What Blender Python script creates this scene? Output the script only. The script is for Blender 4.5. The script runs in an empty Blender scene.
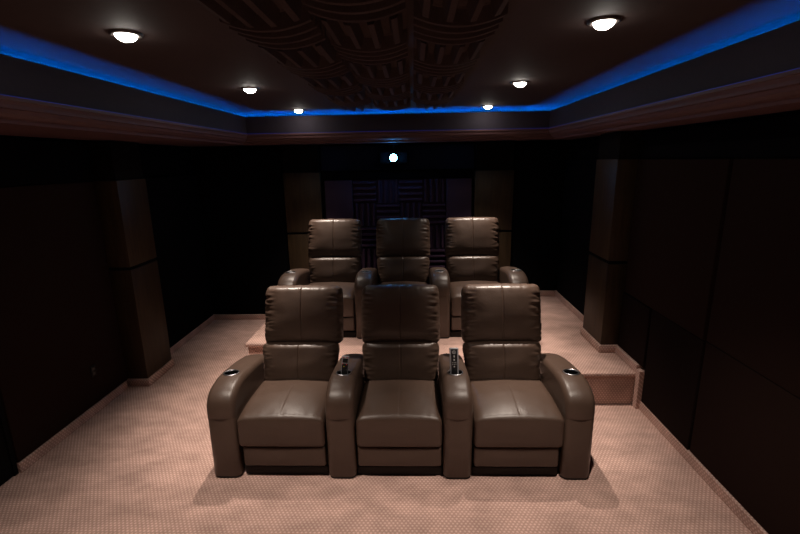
import bpy, bmesh, math, random
from mathutils import Vector, Matrix, noise
random.seed(4)
PI = math.pi
COL = bpy.context.scene.collection

# ------------------------------------------------------------------ room numbers (metres)
XL, XR, YB, YF = -2.59, 1.78, 5.379, -2.2      # faces of the room
WL, WR, WB = XL-.03, XR+.03, YB+.03            # bare wall planes behind the fabric panels
ZS, ZF, ZL, ZC = 2.150, 2.250, 2.423, 2.460    # soffit, foot of cove face, cove lip, ceiling
CXL, CXR, CYB, CYF = -1.747, 1.397, 4.874, -1.3
ZP = .283                                       # platform height
BH = .07                                        # carpet skirting height

# ------------------------------------------------------------------ materials
def new_mat(name):
    m = bpy.data.materials.new(name); m.use_nodes = True
    nt = m.node_tree; b = nt.nodes['Principled BSDF']
    return m, nt, b
def N(nt, t, **kw):
    n = nt.nodes.new(t)
    for k, v in kw.items():
        if k in n.inputs: n.inputs[k].default_value = v
        else: setattr(n, k, v)
    return n
def plain(name, col, rough=.6, metal=0, spec=.5, nscale=0, namt=.0, bump=0, emit=None, estr=0):
    m, nt, b = new_mat(name)
    b.inputs['Base Color'].default_value = (*col, 1)
    b.inputs['Roughness'].default_value = rough
    b.inputs['Metallic'].default_value = metal
    b.inputs['Specular IOR Level'].default_value = spec
    if emit:
        b.inputs['Emission Color'].default_value = (*emit, 1); b.inputs['Emission Strength'].default_value = estr
    if nscale:
        tc = N(nt, 'ShaderNodeTexCoord'); no = N(nt, 'ShaderNodeTexNoise', Scale=nscale, Detail=4.0)
        nt.links.new(tc.outputs['Object'], no.inputs['Vector'])
        mx = N(nt, 'ShaderNodeMix', data_type='RGBA')
        mx.inputs[6].default_value = (*[c*(1-namt) for c in col], 1); mx.inputs[7].default_value = (*[min(1, c*(1+namt)) for c in col], 1)
        nt.links.new(no.outputs['Fac'], mx.inputs[0]); nt.links.new(mx.outputs[2], b.inputs['Base Color'])
        if bump:
            bp = N(nt, 'ShaderNodeBump', Strength=bump, Distance=.002)
            nt.links.new(no.outputs['Fac'], bp.inputs['Height']); nt.links.new(bp.outputs['Normal'], b.inputs['Normal'])
    return m

def math_n(nt, op, a, b=None, c=None):
    n = nt.nodes.new('ShaderNodeMath'); n.operation = op
    for i, v in enumerate((a, b, c)):
        if v is None: continue
        if isinstance(v, (int, float)): n.inputs[i].default_value = v
        else: nt.links.new(v, n.inputs[i])
    return n.outputs[0]

def carpet_mat(name, mode):
    """looped carpet with a staggered grid of raised pale tufts; mode says which way the face lies"""
    m, nt, b = new_mat(name)
    tc = N(nt, 'ShaderNodeTexCoord'); sp = N(nt, 'ShaderNodeSeparateXYZ'); nt.links.new(tc.outputs['Object'], sp.inputs[0])
    x, y, z = sp.outputs
    if mode == 'side': u, v = math_n(nt, 'ADD', y, 0), math_n(nt, 'ADD', z, x)
    else: u, v = math_n(nt, 'ADD', x, 0), math_n(nt, 'ADD', y, z)
    P, Q = .0235, .0175
    def dots(ou, ov):
        fu = math_n(nt, 'SUBTRACT', math_n(nt, 'FRACT', math_n(nt, 'ADD', math_n(nt, 'DIVIDE', u, P), 100+ou)), .5)
        fv = math_n(nt, 'SUBTRACT', math_n(nt, 'FRACT', math_n(nt, 'ADD', math_n(nt, 'DIVIDE', v, Q*2), 100+ov)), .5)
        fu = math_n(nt, 'MULTIPLY', fu, P); fv = math_n(nt, 'MULTIPLY', fv, 2*Q)
        return math_n(nt, 'SQRT', math_n(nt, 'ADD', math_n(nt, 'MULTIPLY', fu, fu), math_n(nt, 'MULTIPLY', fv, fv)))
    d = math_n(nt, 'MINIMUM', dots(0, 0), dots(.5, .5))
    mr = N(nt, 'ShaderNodeMapRange'); mr.interpolation_type = 'SMOOTHSTEP'
    nt.links.new(d, mr.inputs[0]); mr.inputs[1].default_value = .0088; mr.inputs[2].default_value = .0030
    mr.inputs[3].default_value = 0; mr.inputs[4].default_value = 1
    big = N(nt, 'ShaderNodeTexNoise', Scale=4.2, Detail=5.0, Roughness=.6); nt.links.new(tc.outputs['Object'], big.inputs['Vector'])
    mp = N(nt, 'ShaderNodeMapping'); mp.inputs['Scale'].default_value = (1.0, 1.7, 1.0)
    nt.links.new(tc.outputs['Object'], mp.inputs[0]); nt.links.new(mp.outputs[0], big.inputs['Vector'])
    fine = N(nt, 'ShaderNodeTexNoise', Scale=240.0, Detail=2.0); nt.links.new(tc.outputs['Object'], fine.inputs['Vector'])
    c1 = N(nt, 'ShaderNodeMix', data_type='RGBA'); c1.inputs[6].default_value = (.45, .285, .240, 1); c1.inputs[7].default_value = (.67, .465, .395, 1)
    nt.links.new(mr.outputs[0], c1.inputs[0])
    br = N(nt, 'ShaderNodeMapRange'); nt.links.new(big.outputs['Fac'], br.inputs[0])
    br.inputs[1].default_value = .34; br.inputs[2].default_value = .66; br.inputs[3].default_value = .78; br.inputs[4].default_value = 1.10
    fr = N(nt, 'ShaderNodeMapRange'); nt.links.new(fine.outputs['Fac'], fr.inputs[0])
    fr.inputs[1].default_value = .3; fr.inputs[2].default_value = .7; fr.inputs[3].default_value = .82; fr.inputs[4].default_value = 1.14
    k = math_n(nt, 'MULTIPLY', br.outputs[0], fr.outputs[0])
    vm = N(nt, 'ShaderNodeVectorMath', operation='SCALE'); nt.links.new(c1.outputs[2], vm.inputs[0]); nt.links.new(k, vm.inputs['Scale'])
    nt.links.new(vm.outputs[0], b.inputs['Base Color'])
    b.inputs['Roughness'].default_value = 1; b.inputs['Specular IOR Level'].default_value = .05
    h = math_n(nt, 'ADD', math_n(nt, 'MULTIPLY', mr.outputs[0], .7), math_n(nt, 'MULTIPLY', fine.outputs['Fac'], .5))
    bp = N(nt, 'ShaderNodeBump', Strength=.55, Distance=.004); nt.links.new(h, bp.inputs['Height']); nt.links.new(bp.outputs[0], b.inputs['Normal'])
    return m

def leather_mat(name, col, rough):
    m, nt, b = new_mat(name)
    tc = N(nt, 'ShaderNodeTexCoord')
    vo = N(nt, 'ShaderNodeTexVoronoi', Scale=260.0); no = N(nt, 'ShaderNodeTexNoise', Scale=9.0, Detail=5.0, Roughness=.6)
    cr = N(nt, 'ShaderNodeTexNoise', Scale=34.0, Detail=3.0, Distortion=1.4)
    for n in (vo, no, cr): nt.links.new(tc.outputs['Object'], n.inputs['Vector'])
    mx = N(nt, 'ShaderNodeMix', data_type='RGBA'); mx.inputs[6].default_value = (*[c*.86 for c in col], 1); mx.inputs[7].default_value = (*[c*1.14 for c in col], 1)
    nt.links.new(no.outputs['Fac'], mx.inputs[0]); nt.links.new(mx.outputs[2], b.inputs['Base Color'])
    rr = N(nt, 'ShaderNodeMapRange'); nt.links.new(no.outputs['Fac'], rr.inputs[0]); rr.inputs[3].default_value = rough-.06; rr.inputs[4].default_value = rough+.08
    nt.links.new(rr.outputs[0], b.inputs['Roughness'])
    h = math_n(nt, 'ADD', math_n(nt, 'MULTIPLY', vo.outputs['Distance'], .25), math_n(nt, 'MULTIPLY', cr.outputs['Fac'], .8))
    bp = N(nt, 'ShaderNodeBump', Strength=.22, Distance=.004); nt.links.new(h, bp.inputs['Height']); nt.links.new(bp.outputs[0], b.inputs['Normal'])
    b.inputs['Specular IOR Level'].default_value = .5
    return m

def wood_mat(name, c1, c2):
    m, nt, b = new_mat(name)
    tc = N(nt, 'ShaderNodeTexCoord'); mp = N(nt, 'ShaderNodeMapping'); mp.inputs['Scale'].default_value = (14, 14, 1.3)
    nt.links.new(tc.outputs['Object'], mp.inputs[0])
    no = N(nt, 'ShaderNodeTexNoise', Scale=2.2, Detail=6.0, Roughness=.65, Distortion=.6); nt.links.new(mp.outputs[0], no.inputs['Vector'])
    mx = N(nt, 'ShaderNodeMix', data_type='RGBA'); mx.inputs[6].default_value = (*c1, 1); mx.inputs[7].default_value = (*c2, 1)
    mr = N(nt, 'ShaderNodeMapRange'); nt.links.new(no.outputs['Fac'], mr.inputs[0]); mr.inputs[1].default_value = .35; mr.inputs[2].default_value = .65
    nt.links.new(mr.outputs[0], mx.inputs[0]); nt.links.new(mx.outputs[2], b.inputs['Base Color'])
    b.inputs['Roughness'].default_value = .48; b.inputs['Specular IOR Level'].default_value = .3
    return m

M = dict(
    carpet=carpet_mat('carpet', 'flat'), carpet_side=carpet_mat('carpet_side', 'side'),
    leather=leather_mat('leather', (.067, .041, .0295), .39),
    shell=leather_mat('shell_vinyl', (.03, .02, .016), .6),
    glide=plain('black_glide', (.006, .005, .005), .6),
    kick=plain('kick_board', (.012, .008, .007), .8, nscale=40, namt=.2),
    wall=plain('wall_paint', (.005, .004, .004), .9, spec=.1, nscale=30, namt=.2),
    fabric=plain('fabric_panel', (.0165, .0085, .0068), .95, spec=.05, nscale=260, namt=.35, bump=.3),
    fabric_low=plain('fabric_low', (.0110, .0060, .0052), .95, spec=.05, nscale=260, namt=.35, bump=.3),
    black=plain('black_fabric', (.0035, .0033, .0045), .97, spec=.03, nscale=260, namt=.3, bump=.3),
    glow_tint=plain('glow_tinted_fabric', (.010, .014, .030), .95, spec=.05, nscale=260, namt=.3, bump=.3),  # black fabric with the projector's blue glow mixed into its colour
    plum=plain('plum_fabric', (.044, .027, .044), .95, spec=.05, nscale=260, namt=.25, bump=.3),
    foam=plain('plum_foam', (.046, .026, .046), .95, spec=.04, nscale=150, namt=.3, bump=.4),
    cfoam=plain('ceiling_foam', (.052, .036, .034), .95, spec=.04, nscale=150, namt=.3, bump=.4),
    ceil=plain('ceiling_paint', (.044, .029, .027), .8, spec=.15, nscale=25, namt=.12),
    mould=plain('moulding_paint', (.085, .040, .040), .55, spec=.3, nscale=25, namt=.12),
    face=plain('cove_face_paint', (.030, .024, .034), .7, spec=.2, nscale=25, namt=.12),
    wood=wood_mat('column_veneer', (.022, .0125, .0058), (.044, .0255, .0115)),
    groove=plain('groove_paint', (.004, .003, .0025), .9, spec=.1),
    chrome=plain('chrome', (.36, .36, .38), .34, metal=1),
    cup=plain('cup_black', (.003, .003, .0035), .8, spec=.1),
    led=plain('blue_led', (.0, .02, .1), .5, emit=(.0, .17, 1.0), estr=105),
    ledge_glow=plain('blue_ledge_glow', (.0, .02, .1), .5, emit=(.01, .06, 1.0), estr=.10),
    bulb=plain('bulb_lens', (.9, .9, .9), .3, emit=(1, .93, .84), estr=60),
    trim=plain('downlight_trim', (.05, .04, .038), .4, nscale=20, namt=.1),
    proj=plain('projector_case', (.0015, .0015, .002), .8, spec=.05),
    plens=plain('projector_lens', (.1, .3, .8), .2, emit=(.08, .42, 1.0), estr=100),
    rblack=plain('remote_black', (.010, .010, .011), .32),
    rgrey=plain('remote_silver', (.30, .30, .32), .4),
    rbtn=plain('remote_button', (.50, .50, .50), .5),
    rred=plain('remote_red', (.55, .03, .04), .5),
    ryel=plain('remote_yellow', (.55, .50, .04), .5),
    plate=plain('socket_plate', (.011, .010, .010), .7, spec=.2),
    door=plain('door_paint', (.0025, .002, .002), .9, spec=.1),
)

# ------------------------------------------------------------------ mesh helpers
def link(name, bm, mat, parent=None, smooth=True, angle=None):
    me = bpy.data.meshes.new(name); bmesh.ops.recalc_face_normals(bm, faces=bm.faces[:]); bm.to_mesh(me); bm.free()
    o = bpy.data.objects.new(name, me); COL.objects.link(o)
    me.materials.append(mat)
    if smooth:
        for p in me.polygons: p.use_smooth = True
        if angle: me.set_sharp_from_angle(angle=math.radians(angle))
    if parent: o.parent = parent
    return o
def tag(o, label=None, cat=None, group=None, kind=None):
    for k, v in (('label', label), ('category', cat), ('group', group), ('kind', kind)):
        if v: o[k] = v
    return o
def empty(name, loc=(0, 0, 0)):
    o = bpy.data.objects.new(name, None); COL.objects.link(o); o.location = loc; o.empty_display_size = .1
    return o
def box(bm, x0, x1, y0, y1, z0, z1, bev=0, seg=2):
    vs = [bm.verts.new((x, y, z)) for z in (z0, z1) for y in (y0, y1) for x in (x0, x1)]
    fs = [bm.faces.new([vs[i] for i in f]) for f in ((0, 2, 3, 1), (4, 5, 7, 6), (0, 1, 5, 4), (2, 6, 7, 3), (0, 4, 6, 2), (1, 3, 7, 5))]
    if bev:
        es = list({e for f in fs for e in f.edges})
        bmesh.ops.bevel(bm, geom=es, offset=bev, segments=seg, profile=.5, affect='EDGES')
    return bm
def B(*a, **k): return box(bmesh.new(), *a, **k)
def prism(bm, poly, axis, a0, a1, bev=0, seg=2):
    """extrude a 2-D polygon along an axis: 'X' -> poly is (y,z); 'Z' -> (x,y)"""
    def P(p, a): return (a, p[0], p[1]) if axis == 'X' else ((p[0], a, p[1]) if axis == 'Y' else (p[0], p[1], a))
    A = [bm.verts.new(P(p, a0)) for p in poly]; Bv = [bm.verts.new(P(p, a1)) for p in poly]
    n = len(poly); f0 = bm.faces.new(A); f1 = bm.faces.new(Bv[::-1])
    for i in range(n): bm.faces.new((A[i], Bv[i], Bv[(i+1) % n], A[(i+1) % n]))
    bmesh.ops.recalc_face_normals(bm, faces=bm.faces[:])
    if bev:
        es = list(f0.edges)+list(f1.edges)
        bmesh.ops.bevel(bm, geom=es, offset=bev, segments=seg, profile=.5, affect='EDGES', clamp_overlap=False)
    return bm
def lathe(bm, prof, seg=32, cx=0, cy=0, cap=False):
    rings = []
    for r, z in prof:
        rings.append([bm.verts.new((cx+r*math.cos(2*PI*i/seg), cy+r*math.sin(2*PI*i/seg), z)) for i in range(seg)])
    for a, b in zip(rings, rings[1:]):
        for i in range(seg): bm.faces.new((a[i], a[(i+1) % seg], b[(i+1) % seg], b[i]))
    if cap: bm.faces.new(rings[0][::-1]); bm.faces.new(rings[-1])
    return bm
def axis_pts(h, r, n, extra=()):
    k = 5
    s = [-h+r*i/k for i in range(k)] + [-h+r+(2*h-2*r)*i/n for i in range(n+1)] + [h-r+r*(i+1)/k for i in range(k)]
    s = sorted(set([round(v, 5) for v in s]+[round(v, 5) for v in extra]))
    return s
def cushion(hx, hy, hz, r, n, fn, extra_x=()):
    """padded block: rounded box surface, finely gridded, shaped by fn(x,y,z) -> (x,y,z)"""
    H = (hx, hy, hz); ax = [axis_pts(hx, r, n[0], extra_x), axis_pts(hy, r, n[1]), axis_pts(hz, r, n[2])]
    bm = bmesh.new(); cache = {}
    def V(p):
        key = tuple(round(c, 5) for c in p)
        if key not in cache:
            q = [max(-h+r, min(h-r, c)) for c, h in zip(p, H)]
            d = Vector([a-b for a, b in zip(p, q)])
            pos = Vector(q)+(d.normalized()*r if d.length > 1e-9 else d)
            cache[key] = bm.verts.new(fn(*pos))
        return cache[key]
    for a in range(3):
        b, c = [i for i in range(3) if i != a]
        for s in (-1, 1):
            for i in range(len(ax[b])-1):
                for j in range(len(ax[c])-1):
                    q = []
                    for di, dj in ((0, 0), (1, 0), (1, 1), (0, 1)):
                        p = [0, 0, 0]; p[a] = s*H[a]; p[b] = ax[b][i+di]; p[c] = ax[c][j+dj]; q.append(V(p))
                    bm.faces.new(q)
    return bm
def xf(bm, mat):
    bmesh.ops.transform(bm, matrix=mat, verts=bm.verts[:]); return bm

# ------------------------------------------------------------------ room shell
def struct(name, bm, mat, smooth=False, angle=35):
    return tag(link(name, bm, mat, None, smooth, angle), kind='structure')
struct('floor', B(WL-.1, WR+.1, YF-.1, WB+.1, -.1, 0), M['carpet'])
struct('wall_left', B(WL-.1, WL, YF, WB+.1, 0, ZC+.1), M['wall'])
struct('wall_right', B(WR, WR+.1, YF, WB+.1, 0, ZC+.1), M['wall'])
struct('wall_back', B(WL, WR, WB, WB+.1, 0, ZC+.1), M['wall'])
struct('wall_front', B(WL-.1, WR+.1, YF-.1, YF, 0, ZC+.1), M['wall'])
struct('ceiling', B(WL-.1, WR+.1, YF-.1, WB+.1, ZC, ZC+.1), M['ceil'])

def ring(bm, x0, x1, y0, y1, X0, X1, Y0, Y1, z0, z1):
    """rectangular ring (inner x0..x1,y0..y1; outer X0..X1,Y0..Y1), mitred"""
    I = [(x0, y0), (x1, y0), (x1, y1), (x0, y1)]; O = [(X0, Y0), (X1, Y0), (X1, Y1), (X0, Y1)]
    a = [bm.verts.new((*p, z0)) for p in I]; b = [bm.verts.new((*p, z1)) for p in I]
    c = [bm.verts.new((*p, z0)) for p in O]; d = [bm.verts.new((*p, z1)) for p in O]
    for i in range(4):
        j = (i+1) % 4
        for q in ((a[i], a[j], b[j], b[i]), (c[i], d[i], d[j], c[j]), (a[i], c[i], c[j], a[j]), (b[i], b[j], d[j], d[i])): bm.faces.new(q)
    return bm
def cring(grow_in, grow_out, z0, z1, bm=None, outer=None):
    bm = bm or bmesh.new(); g, G = grow_in, grow_out
    O = outer or (CXL-G, CXR+G, CYF-G, CYB+G)
    return ring(bm, CXL-g, CXR+g, CYF-g, CYB+g, *O, z0, z1)
# lowered soffit all round the room, crown moulding along its inner edge, upright cove face
bm = cring(.10, 0, ZS, ZS+.03, outer=(WL, WR, YF, WB))
struct('trim_1', bm, M['mould'])
bm = bmesh.new()
prof = [(0, ZF), (0, ZF-.016), (.008, ZF-.020), (.014, ZF-.034), (.016, ZF-.048), (.030, ZF-.052), (.038, ZF-.068), (.058, ZF-.082), (.085, ZF-.090), (.090, ZS-.006), (.16, ZS-.006), (.165, ZS+.0)]
prof = prof + [(.165, ZS+.012), (.05, ZF-.03), (.03, ZF)]
rows = []
for g, z in prof: rows.append([bm.verts.new((x, y, z)) for x, y in ((CXL-g, CYF-g), (CXR+g, CYF-g), (CXR+g, CYB+g), (CXL-g, CYB+g))])
for a, b in zip(rows, rows[1:]+rows[:1]):
    for i in range(4): bm.faces.new((a[i], a[(i+1) % 4], b[(i+1) % 4], b[i]))
struct('trim_2', bm, M['mould'])
struct('trim_3', cring(.010, .018, ZF-.02, ZL), M['face'])
# the hidden blue light line lying in the cove, and a dim glowing strip added to imitate the faint blue line at the face's foot
G = .300
struct('trim_4', cring(G-.020, G+.006, ZS+.028, ZL-.0521), M['groove'])
o = link('cove_light_strip', cring(G-.014, G, ZL-.052, ZL-.040), M['led'], None, False)
tag(o, 'blue light strip hidden in the cove around the raised ceiling', 'light strip')
o = link('added_ledge_glow', cring(.003, .008, ZF+.0005, ZF+.003), M['ledge_glow'], None, False)
tag(o, 'added thin blue glow line along the foot of the cove face', 'light strip')

# platform under the rear row
PX, PYL, PYR, PN = -1.595, 3.95, 3.328, -.95
def plat(bm, e, z0, z1, bev=0):
    pts = [(PX-e, PYL-e), (PN-e, PYL-e), (PN-e, PYR-e), (WR, PYR-e), (WR, WB), (PX-e, WB)]
    return prism(bm, pts, 'Z', z0, z1, bev, 3)
bm = plat(bmesh.new(), 0, 0, ZP-.03)
o = struct('platform', bm, M['carpet'])
bm = plat(bmesh.new(), .022, ZP-.038, ZP, .012)
o2 = link('nosing', bm, M['carpet'], o, True, 40)

# carpet skirting
t = .008
struct('baseboard_left', box(B(WL, XL+t, 2.47, 3.60, 0, BH, .004), WL, XL+t+.012, 4.05, YB, 0, BH, .004), M['carpet_side'])
struct('baseboard_back', box(B(XL, PX, YB-t, WB, 0, BH, .004), PX, XR, YB-t, WB, ZP, ZP+BH, .004), M['carpet'])
bm = B(XR-t, WR, YF, PYR-.06, 0, BH, .004)
box(bm, XR-t-.030, WR, PYR-.075, PYR-.02, 0, ZP+BH-.03, .004)
box(bm, XR-t-.030, WR, PYR-.02, 3.70, ZP, ZP+BH, .004)
box(bm, XR-t-.03, WR, 4.13, YB, ZP, ZP+BH, .004)
struct('baseboard_right', bm, M['carpet_side'])
bm = B(WL+.001, WL+.012, 1.5, 2.46, .004, 2.04, .002); box(bm, WL+.001, WL+.022, 2.44, 2.47, 0, 2.07, .003)
d1 = struct('door_1', bm, M['door'])

# ------------------------------------------------------------------ fabric panels
def panel(name, mat, label, x0, x1, y0, y1, z0, z1, cat='wall panel', group='fabric wall panels'):
    o = link(name, B(x0, x1, y0, y1, z0, z1, .006, 3), M[mat], None, True, 40)
    tag(o, label, cat, group)
g = .002
panel('fabric_panel', 'fabric', 'large dark brown fabric panel of the left wall with the socket, before the column', WL+g, XL, 2.475, 3.625, BH+.003, 1.83)
panel('fabric_panel', 'black', 'black fabric panel of the left wall between the column and the back corner', WL+g, XL+.02, 4.06, YB-.03, BH+.003, 1.83)
panel('fabric_panel', 'black', 'black fabric band above the left wall panels, before the column', WL+g, XL, 2.475, 3.635, 1.835, ZS-.02)
panel('fabric_panel', 'black', 'black fabric band under the soffit between left column and back corner', WL+g, XL, 4.055, YB-.03, 1.835, ZS-.02)
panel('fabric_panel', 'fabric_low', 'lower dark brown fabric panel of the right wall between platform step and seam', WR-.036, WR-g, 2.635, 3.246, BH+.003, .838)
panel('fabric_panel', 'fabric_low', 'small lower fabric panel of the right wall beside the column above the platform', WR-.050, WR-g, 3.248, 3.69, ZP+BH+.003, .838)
panel('fabric_panel', 'fabric', 'upper dark brown fabric panel of the right wall next to the column', WR-.042, WR-g, 2.635, 3.69, .842, 1.93)
panel('fabric_panel', 'fabric', 'lower dark brown fabric panel of the right wall nearest the camera', WR-.026, WR-g, .8, 2.625, BH+.003, .838)
panel('fabric_panel', 'fabric', 'upper dark brown fabric panel of the right wall nearest the camera', WR-.026, WR-g, .8, 2.625, .842, 1.93)
panel('fabric_panel', 'black', 'black fabric panel of the right wall between the column and the back corner', WR-.062, WR-g, 4.14, YB-.03, ZP+BH+.003, 1.93)
panel('fabric_panel', 'black', 'black fabric band of the right wall under the soffit, before the column', WR-.03, WR-g, .8, 3.70, 1.935, ZS-.02)
panel('fabric_panel', 'black', 'black fabric band under the soffit between right column and back corner', WR-.03, WR-g, 4.135, YB-.03, 1.935, ZS-.02)
panel('fabric_panel', 'black', 'black fabric panel of the back wall in the left corner', WL+.05, -1.54, YB, WB-g, BH+.003, ZS-.02)
panel('fabric_panel', 'black', 'black fabric panel of the back wall in the right corner', 1.17, WR-.07, YB, WB-g, ZP+BH+.003, ZS-.02)
panel('fabric_panel', 'glow_tint', 'black fabric band of the back wall around the projector, blue glow put in its colour', -1.088, .707, YB+.002, WB-g, 1.845, ZS-.02)
panel('fabric_panel', 'plum', 'plum fabric panel of the back wall left of the foam tiles', -1.050, -.725, YB-.045, WB-g, ZP+BH+.003, 1.735)
panel('fabric_panel', 'plum', 'plum fabric panel of the back wall right of the foam tiles', .385, .680, YB-.045, WB-g, ZP+BH+.003, 1.735)
panel('fabric_panel', 'black', 'black fabric strip of the back wall between foam tiles and projector', -1.085, .705, YB-.01, WB-g, 1.74, 1.84)

# ------------------------------------------------------------------ columns
def column(label, x0, x1, y0, y1, zb, zt, ring_z, base=None, cap=True):
    cx, cy = (x0+x1)/2, (y0+y1)/2
    t = empty('wall_column', (cx, cy, zb)); tag(t, label, 'column', 'wood veneer wall columns', 'thing')
    X0, X1, Y0, Y1 = x0-cx, x1-cx, y0-cy, y1-cy
    link('lower_panel', B(X0, X1, Y0, Y1, (BH if base else 0)+.001, ring_z-zb-.014, .005, 2), M['wood'], t, True, 40)
    i = .012
    link('groove_band', B(X0+i, X1-i, Y0+i, Y1-i, ring_z-zb-.016, ring_z-zb+.016), M['groove'], t, False)
    link('upper_panel', B(X0, X1, Y0, Y1, ring_z-zb+.014, zt-zb, .005, 2), M['wood'], t, True, 40)
    if cap: link('top_block', B(X0+i, X1-i, Y0+i, Y1-i, zt-zb, ZS-zb-.01), M['groove'], t, False)
    if base:
        e = .014
        link('carpet_base', B(X0-(e if x0 > WL+.02 else 0), X1+(e if x1 < WR-.02 else 0), Y0-e, Y1+e if y1 < WB-.05 else Y1, .0005, BH, .005, 2), M['carpet'], t, True, 40)
column('wood column of the left wall with a carpeted foot', WL+.002, -2.415, 3.64, 4.05, 0, 1.83, 1.09, base=1)
column('wood column of the right wall standing on the platform', 1.62, WR-.002, 3.705, 4.13, ZP, 1.93, 1.09, base=1)
column('wide wood pilaster of the back wall behind the left rear recliner', -1.530, -1.093, 5.315, WB-.002, ZP, 1.83, 1.115)
column('wide wood pilaster of the back wall behind the right rear recliner', .712, 1.160, 5.315, WB-.002, ZP, 1.823, 1.113)

# ------------------------------------------------------------------ foam tiles
def foam_tile_mesh(w, h, across, sag, base, ridge, n=4):
    """square foam tile in local XY facing +Z; ridges run along X when across else along Y; sag = barrel height"""
    bm = bmesh.new(); na, nb = 16, n*16
    L = [i/na-.5 for i in range(na+1)]; Rr = [i/nb-.5 for i in range(nb+1)]
    U, V = (L, Rr) if across else (Rr, L)
    grid = {}
    for i, u in enumerate(U):
        for j, v in enumerate(V):
            s = (v if across else u)
            f = ((s+.5)*n) % 1.0; tri = 1-abs(2*f-1)
            if abs(abs(s)-.5) < 1e-6: tri = 0
            tri = min(1, max(0, tri*4.0-1.75))
            z = base+sag*(1-(2*u)**2)+ridge*tri
            grid[i, j] = bm.verts.new((u*w, v*h, z))
    for i in range(len(U)-1):
        for j in range(len(V)-1): bm.faces.new((grid[i, j], grid[i+1, j], grid[i+1, j+1], grid[i, j+1]))
    # sides and back
    ring_ = [grid[i, 0] for i in range(len(U))]+[grid[len(U)-1, j] for j in range(1, len(V))]+[grid[i, len(V)-1] for i in range(len(U)-2, -1, -1)]+[grid[0, j] for j in range(len(V)-2, 0, -1)]
    low = [bm.verts.new((v.co.x, v.co.y, 0)) for v in ring_]
    for i in range(len(ring_)):
        k = (i+1) % len(ring_); bm.faces.new((ring_[i], low[i], low[k], ring_[k]))
    bm.faces.new(low)
    return bm
def foam_family(name, mat, w, h, sag, base, ridge, n):
    out = []
    for ac in (True, False):
        o = link(name, foam_tile_mesh(w, h, ac, sag, base, ridge, n), M[mat], None, True, 28); out.append(o)
    return out
ordinal = ['first', 'second', 'third', 'fourth', 'fifth', 'sixth', 'seventh', 'eighth', 'ninth']
# ceiling: three columns of barrel shaped tiles
fam = foam_family('ceiling_foam_tile', 'cfoam', .305, .318, .032, .005, .046, 4)
used = [False, False]
for c, (cx, cn) in enumerate(((-.485, 'left'), (-.172, 'middle'), (.158, 'right'))):
    for r in range(9):
        ac = (r+c) % 2 == 1
        k = 0 if ac else 1
        o = fam[k] if not used[k] else fam[k].copy()
        if used[k]: COL.objects.link(o)
        used[k] = True
        o.matrix_world = Matrix.Translation((cx, 4.00-.322*r, ZC-.0005)) @ Matrix.Rotation(PI, 4, 'Y')
        tag(o, '%s %s foam tile from the back in the %s column on the ceiling' % (ordinal[r], 'cross-ribbed' if ac else 'lengthwise-ribbed', cn), 'acoustic tile', 'foam tiles on the ceiling', 'thing')
# back wall: four columns of flat wedge tiles
fam = foam_family('wall_foam_tile', 'foam', .272, .272, 0, .015, .035, 4)
used = [False, False]
for c in range(4):
    for r in range(5):
        ac = (r+c) % 2 == 0
        k = 0 if ac else 1
        o = fam[k] if not used[k] else fam[k].copy()
        if used[k]: COL.objects.link(o)
        used[k] = True
        o.matrix_world = Matrix.Translation((-.583+.275*c, WB-.0465+.0455, 1.598-.275*r)) @ Matrix.Rotation(PI/2, 4, 'X')
        tag(o, 'back wall foam tile, %s-ribbed, %s row down, %s from the left' % ('flat' if ac else 'upright', ordinal[r], ordinal[c]), 'acoustic tile', 'foam tiles on the back wall', 'thing')

# ------------------------------------------------------------------ recliner
SW, AW = .270, .092                       # half seat width, arm width half
def puck(a, b, seed):                     # soft pucker pattern
    return noise.noise(Vector((a, b, seed)))
def seat_fn(x, y, z):
    # block centred; x half .268, y half .25, z half .112
    u, v = x/.265, y/.25
    top = max(0, z/.112)
    bulge = (1-u*u)*(1-.45*v*v)*.030*top
    front = max(0, -v)
    # centre seam on the front half of the top, welt along the front edge
    gr = -.0020*math.exp(-(x/.0045)**2)*top*max(0, min(1, (v+.97)*8))*(1 if v < .15 else max(0, 1-(v-.15)*3))
    z2 = z+bulge+gr
    if z > .06: z2 += .0022*puck(x*14, y*9, 3)*(1-abs(v)) + .0035*math.exp(-((v+.86)/.10)**2)*puck(x*38, 1, 7)
    y2 = y-(1-u*u)*.012*(1-(z/.112)**2)*(front**2)
    z2 -= .014*max(0, v)+.020*max(0, top)*max(0, -v)**2.5                  # tilts back a little
    if z > 0: z2 -= .02*(max(0, abs(u)-.8)/.2)**2*top
    return (x, y2, z2)
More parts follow.
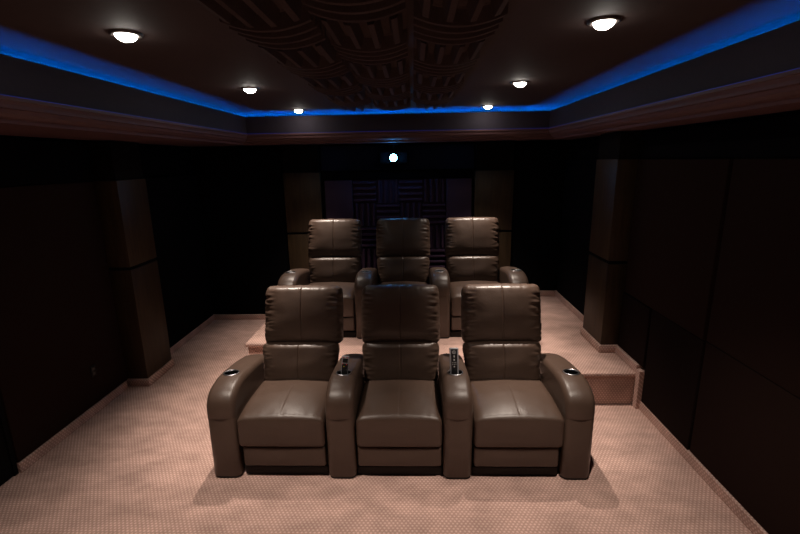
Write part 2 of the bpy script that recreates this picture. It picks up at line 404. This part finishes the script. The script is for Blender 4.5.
def pad_fn(hx, hz, depth, low, seed, side, seam=True, wide=0):
    """upright pad; front faces -Y. low = how far down the fullness sits"""
    def fn(x, y, z):
        u, w = x/hx, z/hz
        fr = max(0, -y/.05); fr = min(1, fr)
        w2 = (w+low)/(1+abs(low))
        full = max(0, 1-u**4)*max(0, 1-abs(w2)**3.2)
        y2 = y-depth*full*fr
        if seam: y2 += .0050*math.exp(-(x/.0038)**2)*fr*max(0, 1-w**8)
        # puckers running in from the side seams
        e = max(0, (abs(u)-.62)/.38)
        s = (1 if u > 0 else 2)
        y2 += side*(e**1.3)*fr*(puck(z*40, s*5+x*9, seed+2)+.7*puck(z*85, s*7+x*14, seed+6)+.5*puck(z*15, s, seed))*1.1
        y2 += .0045*puck(x*7, z*9, seed+5)*fr
        # gathers from the top and bottom seams
        et = max(0, (abs(w)-.72)/.28)
        y2 += side*.7*et*fr*puck(x*45, (1 if w > 0 else 3), seed+9)
        x2 = x*(1-.035*max(0, w)**3+(wide*max(0, min(1, w/.6))))+.004*e*puck(z*30, s, seed+11)*(1 if u > 0 else -1)
        z2 = z+.006*(1-u*u)*max(0, w)**4+.004*puck(x*20, 2, seed+4)*max(0, w)**4
        return (x2, y2, z2)
    return fn
def arm_profile():
    pts = [(.0, .425)]
    ctl = [(.0, .425), (.0, .475), (.012, .525), (.045, .568), (.095, .594), (.16, .608), (.24, .612), (.34, .603), (.46, .588), (.60, .562), (.72, .525), (.80, .48), (.815, .425)]
    # Catmull-Rom
    out = []
    C = [ctl[0]]+ctl+[ctl[-1]]
    for i in range(1, len(C)-2):
        p0, p1, p2, p3 = C[i-1:i+3]
        for k in range(3):
            t = k/3
            out.append(tuple(.5*((2*p1[j])+(-p0[j]+p2[j])*t+(2*p0[j]-5*p1[j]+4*p2[j]-p3[j])*t*t+(-p0[j]+3*p1[j]-3*p2[j]+p3[j])*t**3) for j in (0, 1)))
    out.append(ctl[-1])
    return out
CUPY = .245
def make_arm(parent, sx, shift=0):
    cx = sx*(SW+AW); cc = cx+shift
    hw = AW-.001
    prof = arm_profile()
    # arm pad: sweep across the width with a full round shoulder
    bm = bmesh.new()
    R = .042
    offs = []
    K = 6
    for i in range(K+1):
        a = PI/2*i/K; offs.append((-hw+R-R*math.cos(a), -R+R*math.sin(a)))
    mid = [(-hw+R+(2*hw-2*R)*i/6, 0.004*math.sin(PI*i/6)) for i in range(1, 6)]
    offs = offs+mid+[(-x, d) for x, d in reversed(offs)]
    n = len(prof); cen = Vector((.40, .30))
    norms = []
    for i in range(n):
        a = Vector(prof[max(0, i-1)]); b = Vector(prof[min(n-1, i+1)]); tg = (b-a).normalized(); norms.append(Vector((-tg.y, tg.x)))
    norms[0] = Vector((-1, 0)); norms[-1] = Vector((1, 0))
    rows = []
    for (xo, d) in offs:
        rows.append([bm.verts.new((cx+xo, p[0]+nm.x*d, p[1]+nm.y*d)) for p, nm in zip(prof, norms)])
    for a, b in zip(rows, rows[1:]):
        for i in range(n-1): bm.faces.new((a[i], a[i+1], b[i+1], b[i]))
    bm.faces.new(rows[0]); bm.faces.new(rows[-1][::-1])
    bm.faces.new([r[0] for r in rows]); bm.faces.new([r[-1] for r in rows])
    bmesh.ops.recalc_face_normals(bm, faces=bm.faces[:])
    pad = link('arm_rest', bm, M['leather'], parent, True, 50)
    # hole for the cup holder
    cut = link('cutter', lathe(bmesh.new(), [(.0455, .53), (.0455, .70)], 32, cc, CUPY, cap=True), M['cup'], None, False)
    md = pad.modifiers.new('hole', 'BOOLEAN'); md.operation = 'DIFFERENCE'; md.object = cut; md.solver = 'EXACT'
    bpy.context.view_layer.update()
    me = bpy.data.meshes.new_from_object(pad.evaluated_get(bpy.context.evaluated_depsgraph_get()))
    pad.modifiers.clear(); pad.data = me
    bpy.data.objects.remove(cut)
    zt = .611
    slope = Matrix.Translation((0, CUPY, zt)) @ Matrix.Rotation(-.075, 4, 'X') @ Matrix.Translation((0, -CUPY, -zt))
    prof_c = [(.0435, zt-.004), (.0440, zt+.002), (.0458, zt+.0045), (.049, zt+.0045), (.0520, zt+.002), (.0525, zt-.004)]
    cr = link('cup_holder', xf(lathe(bmesh.new(), prof_c, 40, cc, CUPY), slope), M['chrome'], pad, True, 60)
    cr['label'] = 'chrome ring'
    bm = lathe(bmesh.new(), [(.0445, zt-.002), (.043, zt-.05), (.042, zt-.077)], 32, cc, CUPY)
    lathe(bm, [(.042, zt-.077), (.0005, zt-.077)], 32, cc, CUPY)
    cu = link('cup_well', bm, M['cup'], pad, True, 60); cu['label'] = 'black cup well'
    # lower arm body with a recessed joint, then the glide
    def outline(e):
        q = R-e; c = [(cx-hw+R-q*math.cos(PI/2*i/6), R-q*math.sin(PI/2*i/6)) for i in range(7)]
        return c+[(2*cx-x, y) for x, y in reversed(c)]+[(cx+hw-e, .814-e), (cx-hw+e, .814-e)]
    link('arm_panel', prism(bmesh.new(), outline(.0008), 'Z', .018, .4247, .0025, 2), M['leather'], parent, True, 40)
    f = link('foot', prism(bmesh.new(), outline(.007), 'Z', 0, .019, .002, 1), M['glide'], parent, True, 40)
    return pad
def make_recliner():
    root = empty('recliner', (0, 0, 0))
    sx = [-.009, -.006, -.003, 0, .003, .006, .009]
    bm = cushion(.265, .25, .112, .026, (30, 30, 8), seat_fn, sx)
    link('seat_cushion', xf(bm, Matrix.Translation((0, .255, .331))), M['leather'], root)
    # footrest panel below the seat
    def ff(x, y, z):
        return (x, y-.008*(1-(x/.262)**2)*(1-(z/.07)**2)*(1 if y < 0 else 0)+.0015*puck(x*16, z*12, 30), z)
    bm = cushion(.262, .03, .070, .016, (24, 3, 8), ff)
    link('footrest_panel', xf(bm, Matrix.Translation((0, .045, .150))), M['leather'], root)
    link('kick_board', B(-.268, .268, .045, .76, .001, .06, .004), M['kick'], root, True, 40)
    link('seat_box', B(-.262, .262, .08, .70, .055, .23, .01), M['shell'], root, True, 40)
    LEAN = math.radians(16.5)
    # lumbar: stands on the seat, spans z .43...68
    piv = Matrix.Translation((0, .505, .42)) @ Matrix.Rotation(-LEAN, 4, 'X')
    bm = cushion(.265, .05, .151, .040, (36, 6, 28), pad_fn(.265, .151, .050, -.25, 11, .012, True, .06), sx)
    link('lumbar_cushion', xf(bm, piv @ Matrix.Translation((0, .022, .127))), M['leather'], root)
    bm = cushion(.284, .055, .210, .042, (44, 6, 46), pad_fn(.284, .210, .056, -.12, 21, .015, True), sx)
    link('headrest_cushion', xf(bm, piv @ Matrix.Translation((0, .030, .471))), M['leather'], root)
    bm = B(-.255, .255, .055, .135, -.30, .655, .03, 4)
    link('back_shell', xf(bm, piv), M['shell'], root, True, 40)
    for s in (-1, 1): make_arm(root, s, -.006 if s < 0 else 0)
    return root
def copy_tree(o, parent=None, skip=()):
    c = o.copy(); COL.objects.link(c)
    if parent: c.parent = parent
    for ch in o.children:
        if ch.name in skip: continue
        copy_tree(ch, c, skip)
    return c
proto = make_recliner()
is_arm = lambda ch: ch.name.split('.')[0] in ('arm_rest', 'arm_panel', 'foot')
left_arm = [ch.name for ch in proto.children if is_arm(ch) and sum((Vector(c) for c in ch.bound_box), Vector()).x < 0]
middle = copy_tree(proto, None, left_arm)                                   # one console, on its right
last = copy_tree(proto, None, [ch.name for ch in proto.children if is_arm(ch)]); make_arm(last, 1, .010)
for o, sd, d in ((proto, -1, .012), (last, 1, .007)):
    for ch in o.children:
        cx_ = sum((Vector(c) for c in ch.bound_box), Vector()).x*sd
        if is_arm(ch) and cx_ > .5: ch.location.x = sd*d
        if ch.name.startswith('seat_cushion'): ch.location.x = sd*.009; ch.scale.x = 1.03
PITCH = .724; RX = -.104
fronts = (proto, middle, last)
rows_ = (('front', 2.428, 0), ('rear', 4.020, ZP))
for rname, ry, rz in rows_:
    for i, pos in enumerate(('left', 'middle', 'right')):
        o = fronts[i] if rname == 'front' else copy_tree(fronts[i])
        o.location = (RX+(i-1)*PITCH-(.012 if rname == 'rear' else 0), ry, rz)
        where = {'front': 'in the front row on the carpet', 'rear': 'in the rear row on the platform'}[rname]
        what = {'left': 'brown leather recliner with two arms, leftmost', 'middle': 'middle brown leather recliner', 'right': 'brown leather recliner, rightmost'}[pos]
        tag(o, what+' '+where, 'recliner', 'brown leather home theatre recliners')

for ch in proto.children:
    if ch.name.startswith('headrest'): ch.location.x = .020
# ------------------------------------------------------------------ remotes standing in the front row's console cups
def remote(label, x, L, w, th, tilt, side, bodymat, kind):
    y = 2.428+CUPY
    r = empty('remote_control', (x, y, .5365)); r.rotation_euler = (tilt, side, 0)
    tag(r, label, 'remote control')
    link('body', B(-w/2, w/2, -th/2, th/2, .002, L, .005, 3), M[bodymat], r, True, 50)
    f = -th/2-.001
    if kind == 'long':
        link('face', B(-w/2+.009, w/2-.009, f, f+.004, .02, L-.006, .0015, 2), M['rblack'], r, True, 50)
        def but(cx, z, rr, mat='rbtn'):
            bm = bmesh.new(); bmesh.ops.create_cone(bm, cap_ends=True, segments=20, radius1=rr, radius2=rr*.85, depth=.003)
            link('button', xf(bm, Matrix.Translation((cx, f-.0010, z)) @ Matrix.Rotation(PI/2, 4, 'X')), M[mat], r, True, 40)
        # round pad with an arrow, then the rows below
        bm = bmesh.new()
        prof = [(.0085, 0), (.0085, .0022), (.0115, .0022), (.0115, 0)]
        lathe(bm, prof, 28)
        link('button_ring', xf(bm, Matrix.Translation((0, f, L-.026)) @ Matrix.Rotation(PI/2, 4, 'X')), M['rbtn'], r, True, 40)
        but(0, L-.026, .0042)
        for z in (.056, .062): pass
        but(0, L-.052, .0052); but(0, L-.058, .0035)
        but(0, L-.077, .0058)
        for dx in (-.010, 0, .010):
            but(dx, L-.094, .0028); but(dx, L-.106, .0028)
        but(0, L-.122, .0048)
    else:
        link('face', B(-w/2+.003, w/2-.003, f, f+.004, .02, L-.048, .0015, 2), M['rblack'], r, True, 50)
        link('display', B(-w/2+.006, w/2-.006, f-.0005, f+.004, L-.044, L-.016, .0015, 2), M['plate'], r, True, 50)
        for cx, z, m_ in ((-.011, L-.008, 'rred'), (.011, L-.008, 'rred'), (0, L-.008, 'rbtn'), (-.006, L-.070, 'ryel'), (.010, L-.055, 'rred'), (-.014, L-.052, 'rred'), (.006, L-.080, 'plate')):
            bm = bmesh.new(); bmesh.ops.create_cone(bm, cap_ends=True, segments=16, radius1=.0035, radius2=.003, depth=.004)
            o = link('button', xf(bm, Matrix.Translation((cx, f, z)) @ Matrix.Rotation(PI/2, 4, 'X')), M[m_], r, True, 40)
            if m_ in ('rred', 'ryel'): o['label'] = {'rred': 'red button', 'ryel': 'yellow button'}[m_]
cxs = (RX-PITCH/2, RX+PITCH/2)
remote('short grey-topped remote with red and yellow buttons in the left console cup', cxs[0]-.004, .186, .046, .018, -.10, .10, 'rgrey', 'short')
remote('long silver-edged black remote standing in the right console cup', cxs[1]-.004, .236, .058, .018, -.10, -.02, 'rgrey', 'long')

# ------------------------------------------------------------------ wall socket
s = empty('wall_socket', (XL+.001, 3.24, .346)); tag(s, 'small dark wall socket low on the left wall before the column', 'wall socket')
link('cover_plate', B(0, .006, -.029, .029, -.046, .046, .002, 2), M['plate'], s, True, 40)
for z in (-.019, .019):
    bm = bmesh.new(); box(bm, .0055, .0075, -.014, .014, z-.012, z+.012, .001, 2)
    link('outlet_insert', bm, M['rblack'], s, True, 40)

# ------------------------------------------------------------------ downlights
def downlight(x, y, label):
    r = empty('downlight', (x, y, ZC)); tag(r, label, 'downlight', 'recessed ceiling downlights')
    prof = [(.040, -.001), (.041, -.007), (.050, -.010), (.060, -.006), (.062, 0)]
    link('trim_ring', lathe(bmesh.new(), prof, 40), M['trim'], r, True, 60)
    link('lamp_lens', lathe(bmesh.new(), [(.0405, -.003), (.038, -.013), (.031, -.022), (.020, -.028), (.009, -.031), (.0003, -.0315)], 32), M['bulb'], r, True)
SPOT = dict(e=140, size=78, blend=1.0)
def lamp(x, y, e=1.0, size=0):
    l = bpy.data.lights.new('downlight_beam', 'SPOT'); l.energy = SPOT['e']*e; l.color = (1, .86, .74)
    l.spot_size = math.radians(size or SPOT['size']); l.spot_blend = SPOT['blend']; l.shadow_soft_size = .012
    o = bpy.data.objects.new('downlight_beam', l); COL.objects.link(o); o.location = (x, y, ZC-.035)
LX, RXX = -1.137, .737
LY = (1.915, 3.306, 4.672)
names = ('nearest the camera', 'above the gap between the two rows', 'farthest from the camera near the back cove')
for x, sd in ((LX, 'left'), (RXX, 'right')):
    for y, nm in zip(LY, names):
        downlight(x, y, 'round white downlight on the %s side, %s' % (sd, nm)); lamp(x, y, (1.0 if y < 3 else 1.75) if y < 4 else 1.1, 84 if y < 3 else (64 if y < 4 else 68))
    lamp(x, .534, 1.3, 70)

# ------------------------------------------------------------------ projector on a bracket under the soffit
pj = empty('hanging_projector', (-.223, 5.24, 1.982)); tag(pj, 'black projector glowing blue from its lens, high on the back wall', 'projector')
link('case', B(-.17, .17, -.045, .13, -.07, .07, .02, 4), M['proj'], pj, True, 40)
link('bracket', box(B(-.02, .02, .02, .06, .065, .145, .003), -.06, .06, -.02, .10, .145, .166, .003), M['proj'], pj, True, 40)
bm = lathe(bmesh.new(), [(.046, 0), (.046, .032), (.040, .036), (.036, .030)], 36)
link('lens_barrel', xf(bm, Matrix.Translation((0, -.043, 0)) @ Matrix.Rotation(PI/2, 4, 'X')), M['proj'], pj, True, 50)
bm = bmesh.new(); bmesh.ops.create_uvsphere(bm, u_segments=32, v_segments=20, radius=.040)
link('lens', xf(bm, Matrix.Translation((0, -.082, 0))), M['plens'], pj)

# ------------------------------------------------------------------ camera, world, view
f_px, pit, yaw, roll = 448.25, .2330, -.0329, -.0171
cy_, sy_, cp, sp, cr_, sr_ = math.cos(yaw), math.sin(yaw), math.cos(pit), math.sin(pit), math.cos(roll), math.sin(roll)
F = Vector((sy_*cp, cy_*cp, -sp)); R_ = Vector((cy_, -sy_, 0)); U_ = R_.cross(F)
R2 = R_*cr_+U_*sr_; U2 = -R_*sr_+U_*cr_
cam = bpy.data.cameras.new('camera'); co = bpy.data.objects.new('camera', cam); COL.objects.link(co)
mw = Matrix((R2, U2, -F)).transposed().to_4x4(); mw.translation = (0, 0, 1.95)
co.matrix_world = mw
cam.sensor_width = 36; cam.lens = f_px*36/800; cam.clip_start = .05
sc = bpy.context.scene; sc.camera = co
w = bpy.data.worlds.new('world'); sc.world = w; w.use_nodes = True
w.node_tree.nodes['Background'].inputs[0].default_value = (.0, .0, .0, 1); w.node_tree.nodes['Background'].inputs[1].default_value = 0
sc.view_settings.view_transform = 'Standard'; sc.view_settings.look = 'None'; sc.view_settings.exposure = .12; sc.view_settings.gamma = 1
